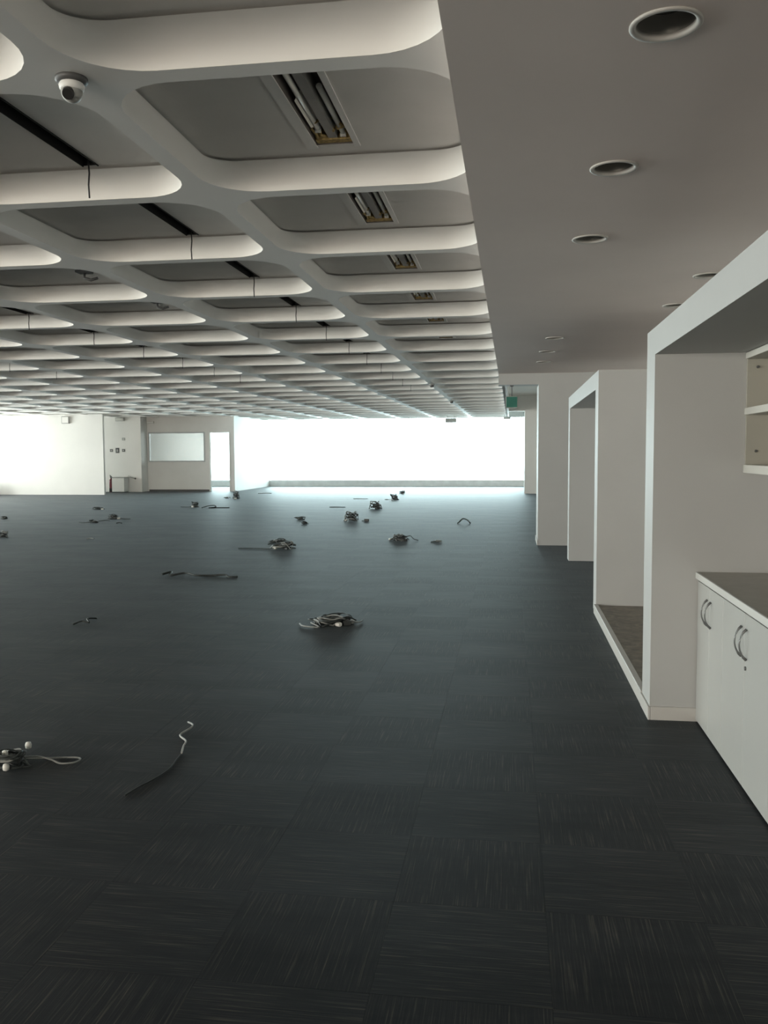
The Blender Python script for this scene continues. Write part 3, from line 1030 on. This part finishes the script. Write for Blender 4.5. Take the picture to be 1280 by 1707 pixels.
def heap(label, x, y, w, h, seed, n=5, depth=0.6, tails=(), plugs=2, cat='cable heap', name='cable_heap', rad=0.0065):
    """a tangle of cables: w wide, h high; tails = extra loose ends as lists of local points"""
    rr = random.Random(seed)
    root = empty(name, (x, y, 0))
    tag(root, label, cat, 'cables left on the carpet')
    for k in range(n):
        pts = []
        cx0, cy0 = rr.uniform(-0.16, 0.16) * w, rr.uniform(-0.16, 0.16) * w * depth
        ax, ay = w * rr.uniform(0.18, 0.36), w * depth * rr.uniform(0.18, 0.36)
        turns = rr.choice([2, 2.5, 3])
        ph = rr.uniform(0, 6.28)
        steps = int(turns * 8)
        for q in range(steps + 1):
            t = ph + 2 * PI * turns * q / steps
            lift = h * (k + 0.5) / n
            edge = rr.uniform(0.75, 1.1)
            z = rad + max(0.0, lift * rr.uniform(0.55, 1.1))
            if q in (0, steps):
                z = rad
                edge = 1.35
            pts.append((cx0 + ax * edge * math.cos(t), cy0 + ay * edge * math.sin(t), z))
        pts = smooth_path(pts, 3)
        mb = MB()
        mb.tube(pts, rad, 6)
        mat = 'cable' if k % 3 != 2 else 'cablegrey'
        mb.build('cable', M[mat], root)
    for tl in tails:
        mat, pl = tl
        mb = MB()
        mb.tube(smooth_path(pl, 6), rad, 6)
        mb.build('cable', M[mat], root)
    for k in range(plugs):
        a = rr.uniform(0, 6.28)
        px, py = w * 0.4 * math.cos(a), w * depth * 0.4 * math.sin(a)
        mb = MB()
        s = rr.uniform(0.8, 1.2)
        mb.box(-0.03 * s, 0.03 * s, -0.02 * s, 0.02 * s, 0, 0.035 * s, bev=0.006)
        o = mb.build('plug', M['plug' if k % 2 == 0 else 'socket'], root, (px, py, 0.0))
        o.rotation_euler = (0, 0, rr.uniform(0, 3))
    return root


def loose(label, x, y, pts, mat='cable', rad=0.006, plug=None, name='loose_cable'):
    root = empty(name, (x, y, 0))
    tag(root, label, 'cable', 'cables left on the carpet')
    mb = MB()
    mb.tube(smooth_path(pts, 6), rad, 6)
    mb.build('cable', M[mat], root)
    if plug:
        e = Vector(pts[-1])
        mb = MB().box(-0.022, 0.022, -0.015, 0.015, 0, 0.028, bev=0.005)
        mb.build('plug', M[plug], root, (e.x, e.y, 0))
    return root


heap('large tangled cable heap in the middle of the carpet, nearest of the heaps', -1.56, 7.40, 0.46, 0.06, 11, 9, 0.8,
     [('cablegrey', [(-0.26, -0.1, .01), (-0.2, -0.2, .01), (-0.06, -0.23, .01), (-0.16, -0.1, .02)]), ('cablegrey', [(0.05, 0, .05), (0.16, -0.02, .03), (0.24, 0.02, .012), (0.26, 0.1, .01)])], 4)
heap('cable heap with a long straight end pointing left', -3.50, 13.15, 0.42, 0.13, 12, 7, 0.9,
     [('cable', [(0, 0, .03), (-0.2, -0.12, .01), (-0.45, -0.1, .01), (-0.72, -0.12, .01)]), ('cable', [(0.0, 0.1, .03), (-0.1, 0.5, .03), (-0.3, 0.75, .02), (-0.42, 0.5, .01)])], 2)
heap('small coil lying behind the heap with the long straight end', -3.86, 14.05, 0.36, 0.06, 13, 4, 0.7, plugs=1)
loose('long dark wavy cable lying across the carpet at mid left', -3.76, 10.06,
      [(-0.47, -0.02, .02), (-0.4, 0.1, .035), (-0.36, -0.02, .01), (-0.2, 0.06, .03), (-0.02, -0.05, .02), (0.15, 0.02, .012), (0.32, 0.03, .02), (0.4, -0.06, .008), (0.5, -0.04, .008)], 'cable', 0.014)
loose('short dark cable scrap alone on the left carpet', -3.74, 7.15, [(-0.06, -0.1, .006), (-0.02, -0.02, .02), (0.05, -0.02, .01), (0.0, 0.05, .03), (0.03, 0.16, .012)], 'cable', 0.008)
root = heap('cable heap with white plugs cut by the left edge, thin loop at its side', -2.42, 3.80, 0.26, 0.07, 15, 5, 0.8,
            [('cablegrey', [(0.03, 0.02, .02), (0.16, 0.09, .006), (0.28, 0.115, .006), (0.335, 0.10, .008), (0.335, 0.05, .008), (0.27, 0.03, .006), (0.20, 0.06, .012), (0.10, 0.09, .012), (0.0, 0.02, .02)])], 2, rad=0.0045)
for (px, py, pz) in ((0.045, 0.13, 0.05), (0.06, -0.09, 0.02), (0.0, 0.0, 0.05)):
    mb = MB(); mb.lathe([(0, 0.02), (0.012, 0.016), (0.016, 0.004), (0.014, -0.012), (0, -0.018)], 12)
    mb.build('plug', M['plug'], root, (px, py, pz))
loose('curled pale cable end with a dark tail, near left carpet', -1.68, 4.1,
      [(-0.09, 0.42, .008), (-0.045, 0.37, .012), (-0.035, 0.31, .012), (-0.05, 0.20, .010), (0.02, 0.10, .014), (0.035, 0.03, .012), (0.06, -0.06, .008)], 'cablewhite', 0.005)
loose('thin dark cable trailing from the curled pale end', -1.62, 4.0,
      [(0.0, 0.03, .004), (0.01, -0.08, .004), (0.02, -0.18, .004), (0.0, -0.3, .004), (-0.03, -0.4, .004), (-0.05, -0.5, .004)], 'cable', 0.004)
heap('flat cable heap right of centre with upright plug ends', -1.89, 14.55, 0.42, 0.10, 17, 6, 0.8, [('cable', [(0.1, 0, .05), (0.2, 0.02, .08), (0.26, 0, .03), (0.34, -0.03, .01)])], 4)
heap('low flat cable coil right of the flat heap', -1.22, 14.30, 0.28, 0.03, 18, 3, 0.6, plugs=0)
loose('short arched cable alone on the right carpet', -0.97, 18.2, [(-0.13, -0.1, .01), (-0.1, -0.02, .03), (-0.03, 0.05, .09), (0.06, 0.02, .07), (0.13, -0.06, .01)], 'cable', 0.014)
heap('peaked cable heap at mid distance with one block beside it', -3.45, 18.65, 0.34, 0.20, 19, 9, 0.9, plugs=1)
o = empty('socket_block', (-3.10, 18.52, 0)); tag(o, 'small dark socket block right of the peaked heap', 'socket')
MB().box(-0.05, 0.05, -0.03, 0.03, 0, 0.06, bev=0.006).build('body', M['socket'], o)
mb = MB(); mb.tube([(-0.05, 0, 0.02), (-0.08, 0.0, 0.012), (-0.11, 0.01, 0.01)], 0.008, 6); mb.build('cord', M['cable'], o)
heap('low cable coil left of the peaked heap, farther of a pair', -4.70, 18.95, 0.28, 0.06, 20, 5, 0.8, plugs=0)
heap('small dark cable bundle left of the peaked heap, nearer of a pair', -4.27, 17.75, 0.20, 0.05, 21, 4, 0.8, plugs=0)
heap('rounded cable heap behind the peaked one', -3.54, 22.65, 0.37, 0.20, 22, 9, 0.9, plugs=1)
heap('cable heap with a loose end, third in the line toward the window', -3.60, 26.9, 0.28, 0.18, 23, 8, 0.9, [('cablegrey', [(-0.05, 0, .03), (-0.22, -0.05, .01), (-0.34, 0.1, .01), (-0.24, 0.25, .01)])], 1)
heap('small cable heap, farthest in the line toward the window', -3.86, 30.7, 0.24, 0.12, 24, 6, 0.9, plugs=1)
loose('thin straight cable in the window glare, farther of two', -4.79, 27.4, [(-0.22, 0, .006), (-0.1, 0.05, .008), (0.1, 0, .006), (0.24, 0.03, .006)], 'cablegrey', 0.012)
loose('thin straight cable in the window glare, nearer of two', -4.69, 23.2, [(-0.22, 0, .006), (-0.08, 0.03, .008), (0.08, 0.02, .006), (0.22, 0.0, .006)], 'cable', 0.012)
heap('compact cable heap in front of the partition window', -8.70, 23.05, 0.28, 0.15, 27, 7, 0.9, [('cable', [(0, 0, .03), (-0.2, -0.05, .01), (-0.4, -0.02, .01)])], 1)
loose('looping cable right of the compact heap by the partition', -8.05, 22.75, [(-0.3, -0.1, .01), (-0.18, 0.05, .05), (-0.05, 0.2, .06), (0.05, 0.05, .03), (-0.1, -0.1, .01), (0.15, 0.0, .01), (0.45, 0.0, .01)], 'cable', 0.012)
heap('upright dark cable drum like heap before the doorway jamb', -8.88, 27.3, 0.26, 0.26, 29, 10, 0.9, plugs=1)
heap('low cable scrap left of the heap before the doorway', -9.30, 27.6, 0.26, 0.05, 30, 3, 0.7, plugs=0)
heap('flat cable coil on the carpet before the recessed wall', -10.95, 21.95, 0.42, 0.06, 31, 5, 0.7, [('cable', [(0, 0, .03), (-0.1, 0.1, .01), (-0.3, 0.15, .01)])], 1)
heap('dense dark cable heap at left, before the recessed wall', -9.02, 18.75, 0.32, 0.10, 32, 8, 0.9, [('cable', [(0.1, 0, .03), (0.25, -0.04, .01), (0.42, -0.05, .01)])], 1)
heap('loose open cable coil left of the dense dark heap', -8.95, 17.65, 0.24, 0.07, 33, 4, 1.0, [('cable', [(0, 0, .03), (-0.2, -0.05, .01), (-0.32, -0.06, .02)]), ('cable', [(0.05, 0.1, .03), (0.15, 0.2, .04), (0.2, 0.35, .02)])], 0)
heap('dark cable bundle at the left picture edge, farther of two', -11.6, 18.5, 0.22, 0.06, 34, 4, 0.8, plugs=0)
heap('dark cable bundle at the left picture edge, nearer of two', -9.05, 14.40, 0.22, 0.12, 35, 6, 0.8, plugs=0)
loose('tiny cable scrap right of the loose open coil', -8.32, 17.52, [(-0.06, 0, .01), (0, 0.03, .02), (0.06, 0, .01)], 'cable', 0.012)
loose('tiny pale cable scrap on the far left carpet', -7.32, 14.27, [(-0.07, 0, .01), (0, 0.02, .015), (0.07, 0, .01)], 'cablegrey', 0.009)
loose('thin cable at the foot of the return wall', -8.98, 30.9, [(-0.24, 0, .008), (-0.1, 0.06, .01), (0.1, 0, .02), (0.24, 0.1, .01)], 'cablegrey', 0.014)
